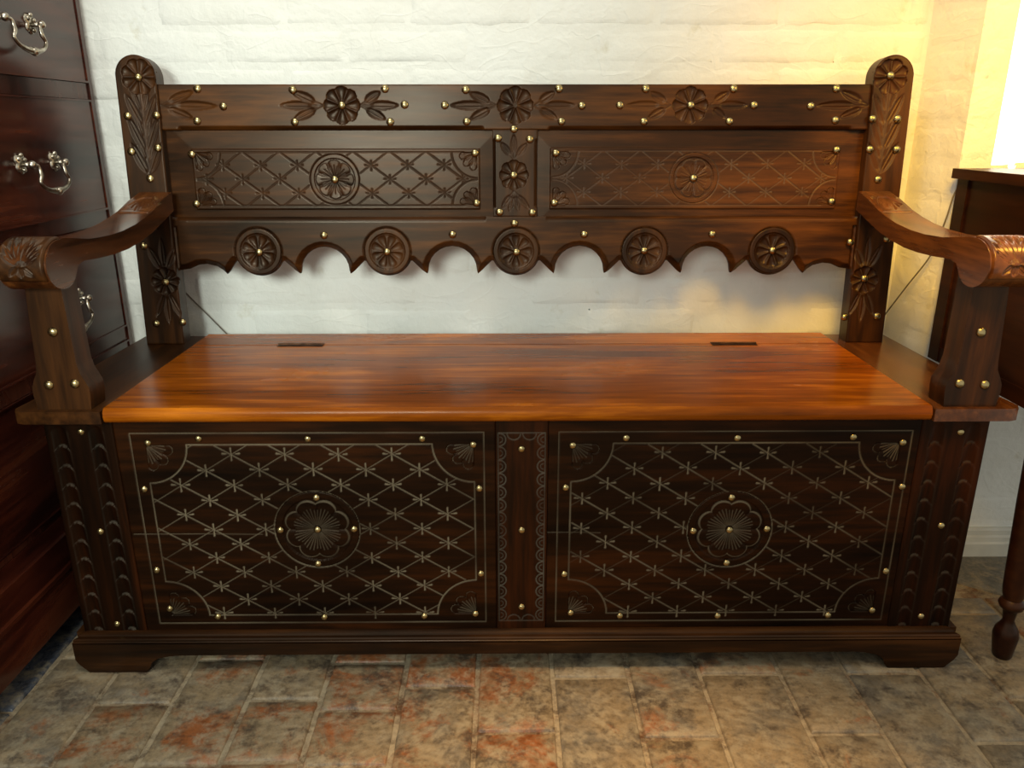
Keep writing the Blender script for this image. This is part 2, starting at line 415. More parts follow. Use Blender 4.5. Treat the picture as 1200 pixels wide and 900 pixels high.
# the nearer piece of wall on the right, with the window opening in it
bm = bmesh.new(); prism(bm, [(.838, WY + .12), (.838, WY), (PX + .008, PY), (.928, PY), (.928, WY + .12)], 2, -.10, 2.3); box(bm, .928, 1.75, PY, WY + .12, -.10, .83)
box(bm, .928, 1.75, PY, WY + .12, 1.75, 2.3); box(bm, 1.55, 1.75, PY, WY + .12, .83, 1.75)
wall_right = struct(finish(bm, 'wall_right', None, M_wall, None))
bm = bmesh.new(); box(bm, .928, 1.55, WY + .02, WY + .03, .83, 1.75)
win = struct(finish(bm, 'window_1', None, M_day, None))
# skirting: two moulded steps
bm = bmesh.new()
prism(bm, [(PY, -.10), (PY, .052), (PY - .006, .052), (PY - .010, .047), (PY - .011, .036), (PY - .015, .032), (PY - .016, .022), (PY - .020, .018), (PY - .020, -.10)], 0, PX, 1.6)
struct(finish(bm, 'baseboard_right', None, M_paint, None))

# painted bricks, proud of the wall by a hair
def soft_block(a0, a1, b0, b1, frame, na, nb, edge, proud, sink, seed, jit=.0):
    rs = np.random.RandomState(seed)
    def spread(lo, hi, n):
        k = np.concatenate([[lo, lo + edge * .4, lo + edge], np.linspace(lo + edge, hi - edge, n)[1:-1], [hi - edge, hi - edge * .4, hi]]); return k
    A, B = np.meshgrid(spread(a0, a1, na), spread(b0, b1, nb))
    d = np.minimum(np.minimum(A - a0, a1 - A), np.minimum(B - b0, b1 - B)); k = np.clip(d / edge, 0, 1)
    H = -sink + (proud + sink) * np.sin(k * PI / 2) ** .7 + jit * rs.uniform(-1, 1, A.shape) * (k > .3)
    ed = (d < 1e-9)
    A = A + rs.uniform(-1, 1, A.shape) * edge * .35 * ed; B = B + rs.uniform(-1, 1, B.shape) * edge * .35 * ed
    P = np.stack(frame(A, B, H), -1).reshape(-1, 3)
    nv, nu = A.shape; idx = np.arange(nu * nv).reshape(nv, nu)
    q = np.stack([idx[:-1, :-1], idx[:-1, 1:], idx[1:, 1:], idx[1:, :-1]], -1).reshape(-1, 4)
    me = bpy.data.meshes.new('block'); me.from_pydata(P.tolist(), [], q.tolist()); me.shade_smooth(); return me
CH, BL = .0715, .25
k = 0
for row in range(-8, 17):
    z0 = 1.033 + (row - 8) * CH
    if z0 < .38 or z0 > 1.45: continue
    off = (.158 if row % 2 == 0 else .035)
    for i in range(-7, 4):
        x0, x1 = off + i * BL, off + (i + 1) * BL
        x0 = max(x0, -1.2); x1 = min(x1, .836)
        if x1 - x0 < .05: continue
        sd = k * 3 + 1; rs = random.Random(sd)
        me = soft_block(x0 + .003, x1 - .003, z0 + .003, z0 + CH - .003, lambda A, B, H: (A, WY - H, B), 6, 3, .016, .0011 + rs.uniform(-.0012, .0016), .0012, sd, .0006)
        link('brick', me, wall_back, M_wall); k += 1
for row in range(-14, 17):
    z0 = 1.033 + (row - 8) * CH + .03
    if z0 < .06 or z0 > 1.4: continue
    for (x0, x1) in (((PX + .010, .925),) if z0 > .80 else ((PX + .010, .97 + .12 * (row % 2)), (.97 + .12 * (row % 2), 1.22 + .12 * (row % 2)))):
        rs = random.Random(k)
        me = soft_block(x0 + .004, x1 - .003, z0 + .003, z0 + CH - .003, lambda A, B, H: (A, PY - H, B), 5, 3, .018, .0007 + rs.uniform(-.0005, .0008), .0008, k, .0003)
        link('brick', me, wall_right, M_wall); k += 1
    me = soft_block(PY + .004, WY - .004, z0 + .003, z0 + CH - .003, lambda A, B, H: (.838 + (WY - A) * .2 - H, A, B), 5, 3, .018, .0008, .0008, k, .0003)
    link('brick', me, wall_right, M_wall); k += 1

# floor: mortar bed with one worn brick tile after another
FZ = -.015
bm = bmesh.new(); box(bm, -1.5, 1.75, -1.15, WY, -.10, FZ - .004)
floor = struct(finish(bm, 'floor', None, M_grout, None))
XS = [-1.10, -.97, -.8475, -.722, -.591, -.4645, -.340, -.203, -.073, .0605, .1965, .324, .468, .587, .7205, .838, .97, 1.10, 1.235, 1.37]
CR = {0: -.1, 1: -.2, 2: -.235, 3: -.100, 4: -.235, 5: -.092, 6: -.118, 7: -.30, 8: -.171, 9: -.04, 10: -.186, 11: -.033, 12: -.179, 13: -.032, 14: -.199, 15: -.10, 16: -.19, 17: -.05, 18: -.15}
LN = {5: .137, 6: .122}
def ground(A, B, H): return A, B, FZ + H
sd = 500
for c in range(len(XS) - 1):
    y = CR[c]; L = LN.get(c, .245 + .02 * math.sin(c * 2.3))
    y0 = y - L * math.ceil((y + 1.0) / L)
    while y0 < .33:
        a0, a1, b0, b1 = XS[c], XS[c + 1], y0, min(y0 + L, WY)
        y0 += L
        if a0 > .80 and b1 > .20: b1 = .205
        if a0 > .99: b1 = min(b1, .17)
        if b1 - b0 < .03: continue
        if c in (1, 2): continue
        g = .0026 if c > 7 else .0032
        rs = random.Random(sd)
        if b1 - b0 > .15 and b0 > .0 and False: pass
        tilt = (rs.uniform(-.006, .006), rs.uniform(-.006, .006)); cx, cy = (a0 + a1) / 2, (b0 + b1) / 2
        fr = lambda A, B, H, t=tilt, cx=cx, cy=cy: (A, B, FZ + H + t[0] * (A - cx) + t[1] * (B - cy))
        me = soft_block(a0 + g, a1 - g, b0 + g, b1 - g, fr, 6, 8, .0045, 0.0, .007, sd, .0007); sd += 1
        r = rs.random()
        mt = M_tile if r < .5 else (M_tile_g if r < .8 else M_tile_r)
        if c in (4, 6, 7) : mt = M_tile_r
        if c in (13, 14, 12): mt = M_tile_g
        if c == 8: mt = M_tile
        link('floor_tile', me, floor, mt)
# floor strip by the chest with sky reflection painted in blue-grey, cement strip along the right wall
for c, y0, y1 in ((0, -.95, -.56), (0, -.555, -.12), (0, -.115, .33)):
    me = soft_block(-1.10, -.851, y0, y1, ground, 5, 7, .005, .001, .006, sd, .0004); sd += 1
    link('sky_sheen_slab', me, floor, M_sky_sheen)
for x0, x1 in ((-.843, -.725),):
    for y0, y1 in ((-.74, -.485), (-.48, -.24), (-.235, .02), (.025, .28)):
        me = soft_block(x0, x1, y0, y1, ground, 5, 7, .005, .0, .006, sd, .0007); sd += 1
        link('floor_tile', me, floor, M_tile_g)
bm = bmesh.new(); prism(bm, [(.80, WY), (.80, .262 + .02), (.943, .262), (1.046, .190), (1.6, -.05), (1.6, WY)], 2, -.09, FZ + .0015)
o = finish(bm, 'cement_strip', floor, M_cement, None, bev=.002)

# ------------------------------------------------------------------ THE SETTLE
S = thing('carved_settle', 'long dark carved oak box settle with brass nails and scroll arms against the white wall', 'bench', (0, .2, FZ))

NAILS_FRONT = [(-.611, .421), (-.527, .428), (-.348, .427), (-.16, .427), (-.076, .416), (-.629, .337), (-.630, .182), (-.067, .336), (-.066, .172), (-.618, .104),
    (-.535, .087), (-.346, .085), (-.168, .086), (-.077, .090), (-.345, .259), (-.342, .320), (-.408, .259), (-.282, .260), (-.349, .193),
    (.089, .414), (.177, .427), (.361, .426), (.553, .427), (.637, .417), (.079, .337), (.080, .170), (.648, .336), (.645, .173), (.093, .091), (.181, .084),
    (.356, .083), (.554, .083), (.632, .093), (.363, .255), (.361, .317), (.300, .254), (.427, .257), (.363, .191),
    (-.717, .441), (-.715, .258), (-.716, .073), (.004, .408), (.005, .257), (.005, .104), (.730, .435), (.727, .262), (.722, .080)]
NAILS_BACK = [(-.614, .496), (-.567, .464), (-.620, .437), (-.431, .494), (-.431, .435), (-.253, .496), (-.216, .467), (-.245, .435), (-.097, .494), (-.138, .466), (-.096, .436),
    (.083, .496), (.128, .465), (.089, .436), (.251, .496), (.202, .466), (.250, .436), (.422, .496), (.463, .466), (.417, .436), (.621, .496), (.574, .464), (.625, .438),
    (-.338, .466), (.340, .466), (-.004, .335), (-.004, .422), (-.035, .405), (.027, .403), (-.033, .263), (.033, .262), (-.003, .241),
    (-.387, .218), (-.128, .219), (.138, .219), (.397, .219), (-.521, .184), (-.262, .185), (.001, .184), (.261, .186), (.523, .186)]
NAILS_PANEL = [(-.640, .375), (-.640, .280), (-.081, .377), (-.079, .281), (.079, .377), (.077, .281), (.636, .383), (.636, .283), (-.361, .327), (.355, .329)]
NAILS_POST = [(-.722, .516), (-.750, .446), (-.695, .447), (-.751, .380), (-.699, .387), (-.720, .329), (-.748, .198), (-.713, .125), (-.741, .040), (-.687, .043),
    (.720, .519), (.694, .440), (.743, .440), (.695, .383), (.748, .383), (.718, .326), (.676, .203), (.749, .209), (.713, .130), (.681, .050), (.747, .052)]

POST_H, RAIL_H, FIELD_H = .004, -.004, -.011
# --- brass nails share one domed mesh per size
def nail_mesh(r):
    bm = bmesh.new(); n = 14; rings = []
    for a in (0, 18, 40, 62, 80):
        ra, h = r * math.cos(math.radians(a)), r * .62 * math.sin(math.radians(a))
        rings.append([bm.verts.new((ra * math.cos(2 * PI * k / n), -h, ra * math.sin(2 * PI * k / n))) for k in range(n)])
    for a, b in zip(rings, rings[1:]):
        for k in range(n): bm.faces.new((a[k], b[k], b[(k + 1) % n], a[(k + 1) % n]))
    bm.faces.new(rings[-1]); bmesh.ops.recalc_face_normals(bm, faces=bm.faces)
    me = bpy.data.meshes.new('brass_nail'); bm.to_mesh(me); bm.free(); me.shade_smooth(); me.materials.append(M_brass); return me
ME_NF, ME_NB = nail_mesh(.0064), nail_mesh(.0080)
def nail(me, p, tilt=0, parent=None):
    o = bpy.data.objects.new('brass_nail', me); COL.objects.link(o); o.parent = S
    o.location = Vector(p) - S.location; o.rotation_euler = (-tilt + random.uniform(-.08, .08), random.uniform(0, 6), random.uniform(-.08, .08)); return o
for x, z in NAILS_FRONT:
    dz = .0025 if abs(abs(x) - .35) < .02 and abs(z - .257) < .01 else 0
    nail(ME_NF, (x, -.0002 + dz * .3, z))
def bnail(x, t, h):
    return nail(ME_NB, back_frame(x, t, h), AL)
for x, t in NAILS_BACK:
    deep = (x, t) in ((-.338, .466), (.340, .466), (-.004, .335)) or abs(t - .185) < .0015
    bnail(x, t, RAIL_H - (.0012 if deep else 0))
for x, t in NAILS_PANEL: bnail(x, t, FIELD_H)
for x, t in NAILS_POST: bnail(x, t, POST_H - (.001 if abs(t - .517) < .003 or abs(t - .128) < .004 else 0))

# --- flower insets
def scoop_flower(c, R, n, H, rot=0, lvl=0, name='carved_flower', mat=None):
    r = Relief(c[0] - R - .001, c[0] + R + .001, c[1] - R - .001, c[1] + R + .001, .00085)
    petals(r, c, R, n, 'scoop', rot, .14)
    r.B += H
    r.disc(c, R * .16, .0012)
    return r.build(name, back_frame, S, parent_now, mat or M_oak_z, sdf=lobed(c, R, n, rot, .14), thick=.009 - H, rnd=0, back=False)

# --- back posts
def post_sdf(sx):
    cx = sx * .7275; hw = .0385
    def f(U, V):
        x = np.abs(U - cx)
        top = np.hypot(x, np.maximum(V - .5185, 0)) - hw
        return np.maximum(np.where(V > .5185, top, x - hw), -.004 - V)
    return f
for sx in (-1, 1):
    cx = sx * .7275; fx = sx * .721
    r = Relief(cx - .0385, cx + .0385, -.004, .558, .0013)
    parent_now = None
    r.B += POST_H
    c1, c2 = (fx, .517), (sx * .713, .127)
    r.mask(lobed(c1, .0325, 8, PI / 8, .14), .010); r.mask(lobed(c2, .0275, 8, 0, .14), .010)
    for dx in (-.0022, .0022): r.seg((fx + dx, .486), (fx + dx * .4, .338), .0016, .0014, dust=.4)
    for t0, t1 in ((.428, .484), (.380, .442), (.338, .394)):
        for s2 in (-1, 1):
            r.leaf((fx + s2 * .002, t0), (fx + s2 * .030, t1 + .004), .0085, .0032)
            r.leaf((fx + s2 * .003, t0 + .026), (fx + s2 * .016, t1 + .012), .0045, .0020)
    for s2 in (-1, 1):
        r.leaf((c2[0] + s2 * .006, c2[1] + .026), (c2[0] + s2 * .028, c2[1] + .070), .008, .003)
        r.leaf((c2[0] + s2 * .005, c2[1] - .026), (c2[0] + s2 * .026, c2[1] - .075), .007, .003)
    r.leaf((c2[0], c2[1] + .028), (c2[0], c2[1] + .088), .007, .003)
    r.leaf((c2[0], c2[1] - .028), (c2[0], c2[1] - .088), .008, .003)
    r.leaf((c2[0] + sx * .004, .228), (c2[0] + sx * .002, .282), .007, .002)
    po = r.build('back_post', back_frame, S, S, M_oak_z, sdf=post_sdf(sx), thick=.034, rnd=.003)
    parent_now = po
    scoop_flower(c1, .0330, 8, POST_H, PI / 8); scoop_flower(c2, .0280, 8, POST_H, 0)

# --- top rail
r = Relief(-.691, .691, .4205, .5045, .0015)
r.B += RAIL_H
FL = [(-.338, .466), (-.001, .466), (.339, .466)]
for c in FL: r.mask(lobed(c, .0345, 8, 0, .14), .010)
def spray(r, root, tips, hw=.0085, dp=.0026, gap=.012):
    for q in tips:
        d = math.hypot(q[0] - root[0], q[1] - root[1]); k = (d - .002) / d
        e = (root[0] + (q[0] - root[0]) * k, root[1] + (q[1] - root[1]) * k)
        s0 = (root[0] + (q[0] - root[0]) * .22, root[1] + (q[1] - root[1]) * .22)
        r.leaf(s0, e, hw, dp); r.seg(root, (root[0] + (q[0] - root[0]) * .4, root[1] + (q[1] - root[1]) * .4), .0012, .0014, dust=.4)
spray(r, (-.375, .466), [(-.437, .493), (-.462, .466), (-.436, .438)]); spray(r, (-.302, .466), [(-.260, .493), (-.224, .466), (-.251, .438)])
spray(r, (-.038, .466), [(-.093, .491), (-.131, .466), (-.092, .439)]); spray(r, (.036, .466), [(.078, .492), (.120, .466), (.084, .438)])
spray(r, (.302, .466), [(.256, .492), (.210, .466), (.254, .439)]); spray(r, (.376, .466), [(.416, .492), (.455, .466), (.412, .439)])
spray(r, (-.688, .466), [(-.620, .493), (-.575, .465), (-.625, .441)]); spray(r, (.688, .466), [(.628, .493), (.582, .465), (.630, .441)])
# stopped chamfers along the lower edge
for a, b in ((-.66, -.062), (.062, .66)):
    k = np.clip(np.minimum(r.U - a, b - r.U) / .006, 0, 1); r.C = np.maximum(r.C, k * np.clip((.4275 - r.V) * 1.1, 0, .02))
TR = r.build('top_rail', back_frame, S, S, M_back, thick=.026, rnd=.002)
parent_now = TR
for c in FL: scoop_flower(c, .0350, 8, RAIL_H, 0)

# --- apron with arches and roundels
out = [(-.691, .2545), (.691, .2545)]
rights = [(.691, .150)]
arch = lambda cx, hw, base, top, n=12, a0=0, a1=180: [(cx + hw * math.cos(math.radians(a0 + (a1 - a0) * i / n)), base + (top - base) * math.sin(math.radians(a0 + (a1 - a0) * i / n))) for i in range(n + 1)]
def half():
    p = [(.691, .147), (.668, .150), (.650, .158), (.632, .160), (.612, .155), (.600, .147), (.593, .139), (.586, .146), (.5715, .166)]
    p += [(.5225 + .050 * math.cos(a), .1855 + .050 * math.sin(a)) for a in np.radians(np.linspace(-24, -156, 22))]
    p += [(.474, .166), (.452, .146), (.442, .139)] + arch(.391, .049, .146, .194)[0:] + [(.340, .139), (.331, .146), (.3105, .166)]
    p += [(.2615 + .050 * math.cos(a), .1855 + .050 * math.sin(a)) for a in np.radians(np.linspace(-24, -156, 22))]
    p += [(.2125, .166), (.192, .146), (.182, .139)] + arch(.130, .050, .146, .195) + [(.078, .139), (.070, .146), (.0492, .166)]
    p += [(.050 * math.cos(a), .1855 + .050 * math.sin(a)) for a in np.radians(np.linspace(-24, -90, 11))]
    return p
hp = half(); poly = [(.691, .2545)] + hp + [(-x, y) for x, y in hp[-2::-1]] + [(-.691, .2545)]
PA = np.array(poly); PB = np.roll(PA, -1, 0)
def apron_sdf(U, V):
    best = np.full(U.shape, 1e9); ins = np.zeros(U.shape, bool)
    for (ax, ay), (bx, by) in zip(PA, PB):
        dx, dy = bx - ax, by - ay; L2 = dx * dx + dy * dy + 1e-12
        t = np.clip(((U - ax) * dx + (V - ay) * dy) / L2, 0, 1)
        best = np.minimum(best, (U - ax - t * dx) ** 2 + (V - ay - t * dy) ** 2)
        if ay != by: ins ^= ((ay > V) != (by > V)) & (U < (bx - ax) * (V - ay) / (by - ay) + ax)
    return np.where(ins, -1, 1) * np.sqrt(best)
r = Relief(-.691, .691, .133, .2545, .0015)
RO = [(0, .1855), (-.2615, .1855), (.2615, .1855), (-.5225, .1855), (.5225, .1855)]
Sd = apron_sdf(r.U, r.V)
inround = np.zeros(r.U.shape, bool)
for c in RO: inround |= np.hypot(r.U - c[0], r.V - c[1]) < .0465
edge = np.clip((.0105 + Sd) / .0105, 0, 1) * (~inround) * (r.V < .236) * (np.abs(r.U) < .688)
r.C = np.maximum(r.C, edge * .0125 + (edge > 0) * .0006)
for c in RO:
    r.arc(c, .0475, 0, 360, .0022, .0024, dust=.4); r.disc(c, .0462, .008)
k = np.clip((.690 - np.abs(r.U)) / .01, 0, 1) * (np.abs(r.U) > .062)
r.C = np.maximum(r.C, np.clip((r.V - .2475), 0, .02) * 1.2 * k); r.D = np.maximum(r.D, .0)
r.seg((-.66, .2462), (-.062, .2462), .0012, .0008, dust=.3); r.seg((.062, .2462), (.66, .2462), .0012, .0008, dust=.3)
r.B += RAIL_H
AP = r.build('apron_rail', back_frame, S, S, M_back, sdf=apron_sdf, thick=.024, rnd=.001)
for i, c in enumerate(RO):
    q = Relief(c[0] - .048, c[0] + .048, c[1] - .048, c[1] + .048, .0009)
    rad = np.hypot(q.U - c[0], q.V - c[1])
    q.C = np.maximum(q.C, np.where(rad < .0365, .0022 + .001 * (rad < .035), 0))
    petals(q, c, .0325, 8, 'scoop', PI / 8 if i % 2 else 0, .12, dust=.5)
    q.C += np.where(rad < .0325, .0006, 0)
    q.B += RAIL_H
    q.build('roundel', back_frame, S, AP, M_oak_z, sdf=lambda U, V, c=c: np.hypot(U - c[0], V - c[1]) - .0468, thick=.012, rnd=.003, back=False)

# --- centre stile
r = Relief(-.046, .042, .2545, .4205, .0012)
r.B += RAIL_H
c = (-.004, .335); r.mask(lobed(c, .0285, 8, 0, .14), .010)
spray(r, (-.004, .365), [(-.032, .400), (-.004, .416), (.024, .398)], .0065, .0024)
spray(r, (-.004, .305), [(-.030, .268), (-.014, .262), (.006, .262), (.029, .267)], .0060, .0024)
k = np.clip(np.minimum(r.V - .270, .404 - r.V) / .006, 0, 1)
r.C = np.maximum(r.C, k * np.clip(np.maximum(-.040 - r.U, r.U - .036), 0, .02) * 1.2)
CS = r.build('centre_stile', back_frame, S, S, M_oak_z, thick=.026, rnd=.001)
parent_now = CS; scoop_flower(c, .0290, 8, RAIL_H, 0)

# --- lattice carving shared by all panels
def star(r, x, y, s=1.0, wd=.0016, dp=.0014):
    L = .0105 * s
    r.seg((x, y + .001), (x, y + L), wd * .6, dp, wd * 1.25); r.seg((x, y - .001), (x, y - L), wd * .6, dp, wd * 1.25)
    for sx in (-1, 1):
        r.seg((x + sx * .0055 * s, y), (x + sx * .0135 * s, y + .0012), wd * .35, dp, wd * 1.4)
def clip_lines(segs, inside, step=.003):
    """cut long lines where the pattern is interrupted"""
    res = []
    for p, q in segs:
        L = math.hypot(q[0] - p[0], q[1] - p[1]); n = max(2, int(L / step)); run = None
        for i in range(n + 1):
            t = i / n; c = (p[0] + (q[0] - p[0]) * t, p[1] + (q[1] - p[1]) * t)
            if inside(*c):
                if run is None: run = c
                last = c
            elif run is not None: res.append((run, last)); run = None
        if run is not None: res.append((run, last))
    return res
def lattice(r, x0, x1, y0, y1, cx, cy, a, b, inside, strong, weak, rs, ss=1.0, wd=.0016):
    """diagonals through nodes (cx + i*a, cy + j*b), i+j even"""
    n = int((x1 - x0) / a) + 12
    for kk in range(-n, n + 1):
        for sgn, st in ((-1, strong), (1, weak)):
            p = (cx + 2 * kk * a - 14 * a, cy - 14 * b * sgn); q = (cx + 2 * kk * a + 14 * a, cy + 14 * b * sgn)
            jx = rs.uniform(-.0012, .0012)
            for u, v in clip_lines([((p[0] + jx, p[1]), (q[0] + jx, q[1]))], inside):
                if math.hypot(v[0] - u[0], v[1] - u[1]) > .008: r.seg(u, v, wd * st[1], .0012 * st[0], dust=st[2])
    for i in range(-n, n + 1):
        for j in range(-14, 15):
            if (i + j) % 2: continue
            x, y = cx + i * a, cy + j * b
            if inside(x, y) and inside(x - .007 * ss, y) and inside(x + .007 * ss, y): star(r, x + rs.uniform(-.001, .001), y + rs.uniform(-.001, .001), ss * rs.uniform(.88, 1.1), wd)

def quad(c, mid, f):
    sx, sy = (1 if mid[0] > c[0] else -1), (1 if mid[1] > c[1] else -1)
    return lambda U, V: np.maximum(f(U, V), np.maximum(-(U - c[0]) * sx, -(V - c[1]) * sy) + .0012)
# --- carved panels of the back
for x0, x1, rc, lo, hi in ((-.691, -.046, (-.361, .327), -.639, -.073), (.042, .691, (.355, .329), .069, .644)):
    rs = random.Random(3)
    r = Relief(x0, x1, .2545, .4205, .0013)
    z0, z1 = .269, .385 if x0 < 0 else .387
    infield = (r.U > lo) & (r.U < hi) & (r.V > z0) & (r.V < z1)
    dd = np.minimum(np.minimum(r.U - lo, hi - r.U), np.minimum(r.V - z0, z1 - r.V))
    r.B += np.where(dd > 0, FIELD_H, np.maximum(FIELD_H - .0040 + dd * .045, -.020))
    il, ih, jl, jh = lo + .004, hi - .004, z0 + .007, z1 - .006
    r.seg((lo + .03, jl), (hi - .03, jl), .0013, .0012, dust=.6); r.seg((lo + .03, jh), (hi - .03, jh), .0013, .0012, dust=.6)
    CR_ = .0485
    ca = .036
    corners = [(il, jl), (il, jh), (ih, jl), (ih, jh)]
    def inside(x, y):
        if not (il + .002 < x < ih - .002 and jl < y < jh): return False
        if math.hypot(x - rc[0], y - rc[1]) < CR_ + .002: return False
        for c in corners:
            if ((x - c[0]) / 1.05) ** 2 + (y - c[1]) ** 2 < (.050) ** 2: return False
        return True
    lattice(r, lo, hi, z0, z1, rc[0] + .0365, rc[1], .0365, .0270, inside, (1.2, 1.0, .9), (.9 if x0 < 0 else .45, .9, .6), rs, .86, .0016)
    for c, a0 in zip(corners, (0, 270, 90, 180)):
        r.arc(c, .050, a0, a0 + 90, .0017, .0016)
    r.arc(rc, CR_, 0, 360, .0015, .0020); r.disc(rc, CR_ - .001, .007)
    for c in corners: r.mask(quad(c, rc, lobed(c, .0352, 12, PI / 12, .22)), .008)
    mb = M_back if x0 < 0 else M_back_pale
    pn = r.build('back_panel', back_frame, S, S, mb, thick=.03, rnd=0)
    q = Relief(rc[0] - .050, rc[0] + .050, rc[1] - .050, rc[1] + .050, .0009)
    petals(q, rc, .0375, 8, 'line', PI / 8 if x0 > 0 else 0, .14, 3, (.0405,), dust=.6)
    rad = np.hypot(q.U - rc[0], q.V - rc[1])
    q.disc(rc, .0045, .0016); q.B += FIELD_H
    q.build('rosette', back_frame, S, pn, mb, sdf=lambda U, V, c=rc: np.hypot(U - c[0], V - c[1]) - CR_, thick=.02, rnd=.0015, back=False)
    for c, sx_, sy_ in zip(corners, (1, 1, -1, -1), (1, -1, 1, -1)):
        q = Relief(min(c[0], c[0] + sx_ * .037), max(c[0], c[0] + sx_ * .037), min(c[1], c[1] + sy_ * .037), max(c[1], c[1] + sy_ * .037), .0009)
        petals(q, c, .036, 12, 'line', PI / 12, .22, 2, None, dust=.6); q.B += FIELD_H - .0004
        q.build('corner_flower', back_frame, S, pn, mb, sdf=lobed(c, .036, 12, PI / 12, .22), thick=.016, rnd=.0008, back=False)

# --- box front: panels, muntin, stiles, rails
FT, FB = .464, .045
for x0, x1, rc, lo, hi, zt, zb in ((-.6640, -.0395, (-.345, .259), -.639, -.058, .4375, .074), (.0490, .6640, (.363, .2555), .066, .651, .4375, .074)):
    rs = random.Random(11)
    r = Relief(x0, x1, FB, FT, .0014)
    # dividing line incised round the field
    for p, q in (((lo, zb), (hi, zb)), ((hi, zb), (hi, zt)), ((hi, zt), (lo, zt)), ((lo, zt), (lo, zb))): r.seg(p, q, .0015, .0016, dust=.62)
    il, ih, jl, jh = lo + .0215, hi - .0165, zb + .0160, zt - .0205
    corners = [(il, jl), (il, jh), (ih, jl), (ih, jh)]; ra = .069
    for p, q in (((il + ra, jl), (ih - ra, jl)), ((ih, jl + ra), (ih, jh - ra)), ((ih - ra, jh), (il + ra, jh)), ((il, jh - ra), (il, jl + ra))): r.seg(p, q, .0016, .0016, dust=.8)
    for c, a0 in zip(corners, (0, 270, 90, 180)): r.arc(c, ra, a0, a0 + 90, .0018, .0020, dust=.85)
    def inside(x, y):
        if not (il + .001 < x < ih - .001 and jl + .001 < y < jh - .001): return False
        if math.hypot(x - rc[0], y - rc[1]) < .0735: return False
        return all(math.hypot(x - c[0], y - c[1]) > ra + .001 for c in corners)
    if x0 < 0: lattice(r, lo, hi, zb, zt, -.4775, .3435, .0445, .0278, inside, (1.2, .85, .80), (1.0, .75, .55), rs)
    else: lattice(r, lo, hi, zb, zt, .2385, .3435, .0440, .0278, inside, (1.3, .95, .75), (.8, .65, .20), rs)
    # plank joint across the panel
    r.seg((lo - .02 if x0 < 0 else x0, .2525), (lo + .20 if x0 < 0 else .14, .2515), .0009, .0014, dust=.5)
    r.arc(rc, .0725, 0, 360, .0018, .0020); r.disc(rc, .0715, .009)
    for c in corners: r.mask(quad(c, rc, lobed(c, .0470, 12, PI / 12, .22)), .009)
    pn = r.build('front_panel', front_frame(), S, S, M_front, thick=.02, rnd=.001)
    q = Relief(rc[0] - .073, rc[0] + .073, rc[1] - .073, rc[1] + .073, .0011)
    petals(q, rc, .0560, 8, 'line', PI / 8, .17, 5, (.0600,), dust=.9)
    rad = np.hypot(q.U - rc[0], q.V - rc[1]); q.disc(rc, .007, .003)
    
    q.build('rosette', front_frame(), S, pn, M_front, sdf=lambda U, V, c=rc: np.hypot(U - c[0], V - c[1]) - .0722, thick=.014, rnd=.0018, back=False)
    for c, sx_, sy_ in zip(corners, (1, 1, -1, -1), (1, -1, 1, -1)):
        q = Relief(min(c[0], c[0] + sx_ * .049), max(c[0], c[0] + sx_ * .049), min(c[1], c[1] + sy_ * .049), max(c[1], c[1] + sy_ * .049), .0011)
        petals(q, c, .0480, 12, 'line', PI / 12, .22, 3, None, dust=1.0)
        q.build('corner_flower', front_frame(), S, pn, M_front, sdf=lobed(c, .0480, 12, PI / 12, .22), thick=.014, rnd=.001, back=False)
# muntin with chains of half rounds
r = Relief(-.0390, .0485, FB, FT, .0011)
a0, a1, z0, z1 = -.0345, .0435, .076, .4365
for p, q in (((a0, z0), (a1, z0)), ((a1, z0), (a1, z1)), ((a1, z1), (a0, z1)), ((a0, z1), (a0, z0))): r.seg(p, q, .0014, .0016, dust=.6)
n = 15; st = (z1 - z0) / n
for i in range(n):
    y = z0 + (i + .5) * st
    r.arc((a0 + .0015, y), .0112, -90, 90, .0015, .0018, dust=.75); r.arc((a1 - .0015, y), .0112, 90, 270, .0015, .0018, dust=.75)
    r.arc((a0 + .0025, y), .0050, -90, 90, .0012, .0014, dust=.55); r.arc((a1 - .0025, y), .0050, 90, 270, .0012, .0014, dust=.55)
for i in (1, 2):
    x = a0 + (i) * .026
    r.arc((x, z1 - .001), .0112, 180, 360, .0015, .0018, dust=.6); r.arc((x, z0 + .001), .0112, 0, 180, .0015, .0018, dust=.6)
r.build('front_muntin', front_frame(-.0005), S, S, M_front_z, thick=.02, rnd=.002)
# end stiles with two columns of gouged leaves each
for sx in (-1, 1):
    lo, hi = sorted((sx * .6645, sx * .776))
    r = Relief(lo, hi, FB, FT, .0015)
    for bc, bw in ((sx * .692, .0135), (sx * .752, .0145)):
        N_ = 11; st = (.450 - .062) / N_
        x = (r.U - bc) / bw
        ph = ((r.V - .062) / st) + .30 * x ** 2; fr = ph - np.floor(ph); ok = (ph > 0) & (ph < N_) & (np.abs(x) < 1)
        wv = 1 - .35 * fr                      # every leaf narrows downwards and ends in a step
        kx = np.clip(1 - (np.abs(x) / wv) ** 2.5, 0, 1)
        d = (.0012 + .0034 * (1 - fr)) * kx
        r.C = np.maximum(r.C, np.where(ok, d, 0))
        r.D = np.maximum(r.D, np.where(ok & ((fr < .10)) & (np.abs(x) < .5), .28, 0)); r.D = np.maximum(r.D, np.where(ok & (np.abs(x) > .8) , .05, 0))
    r.build('front_stile', front_frame(-.001), S, S, M_front_z, thick=.03, rnd=.002)
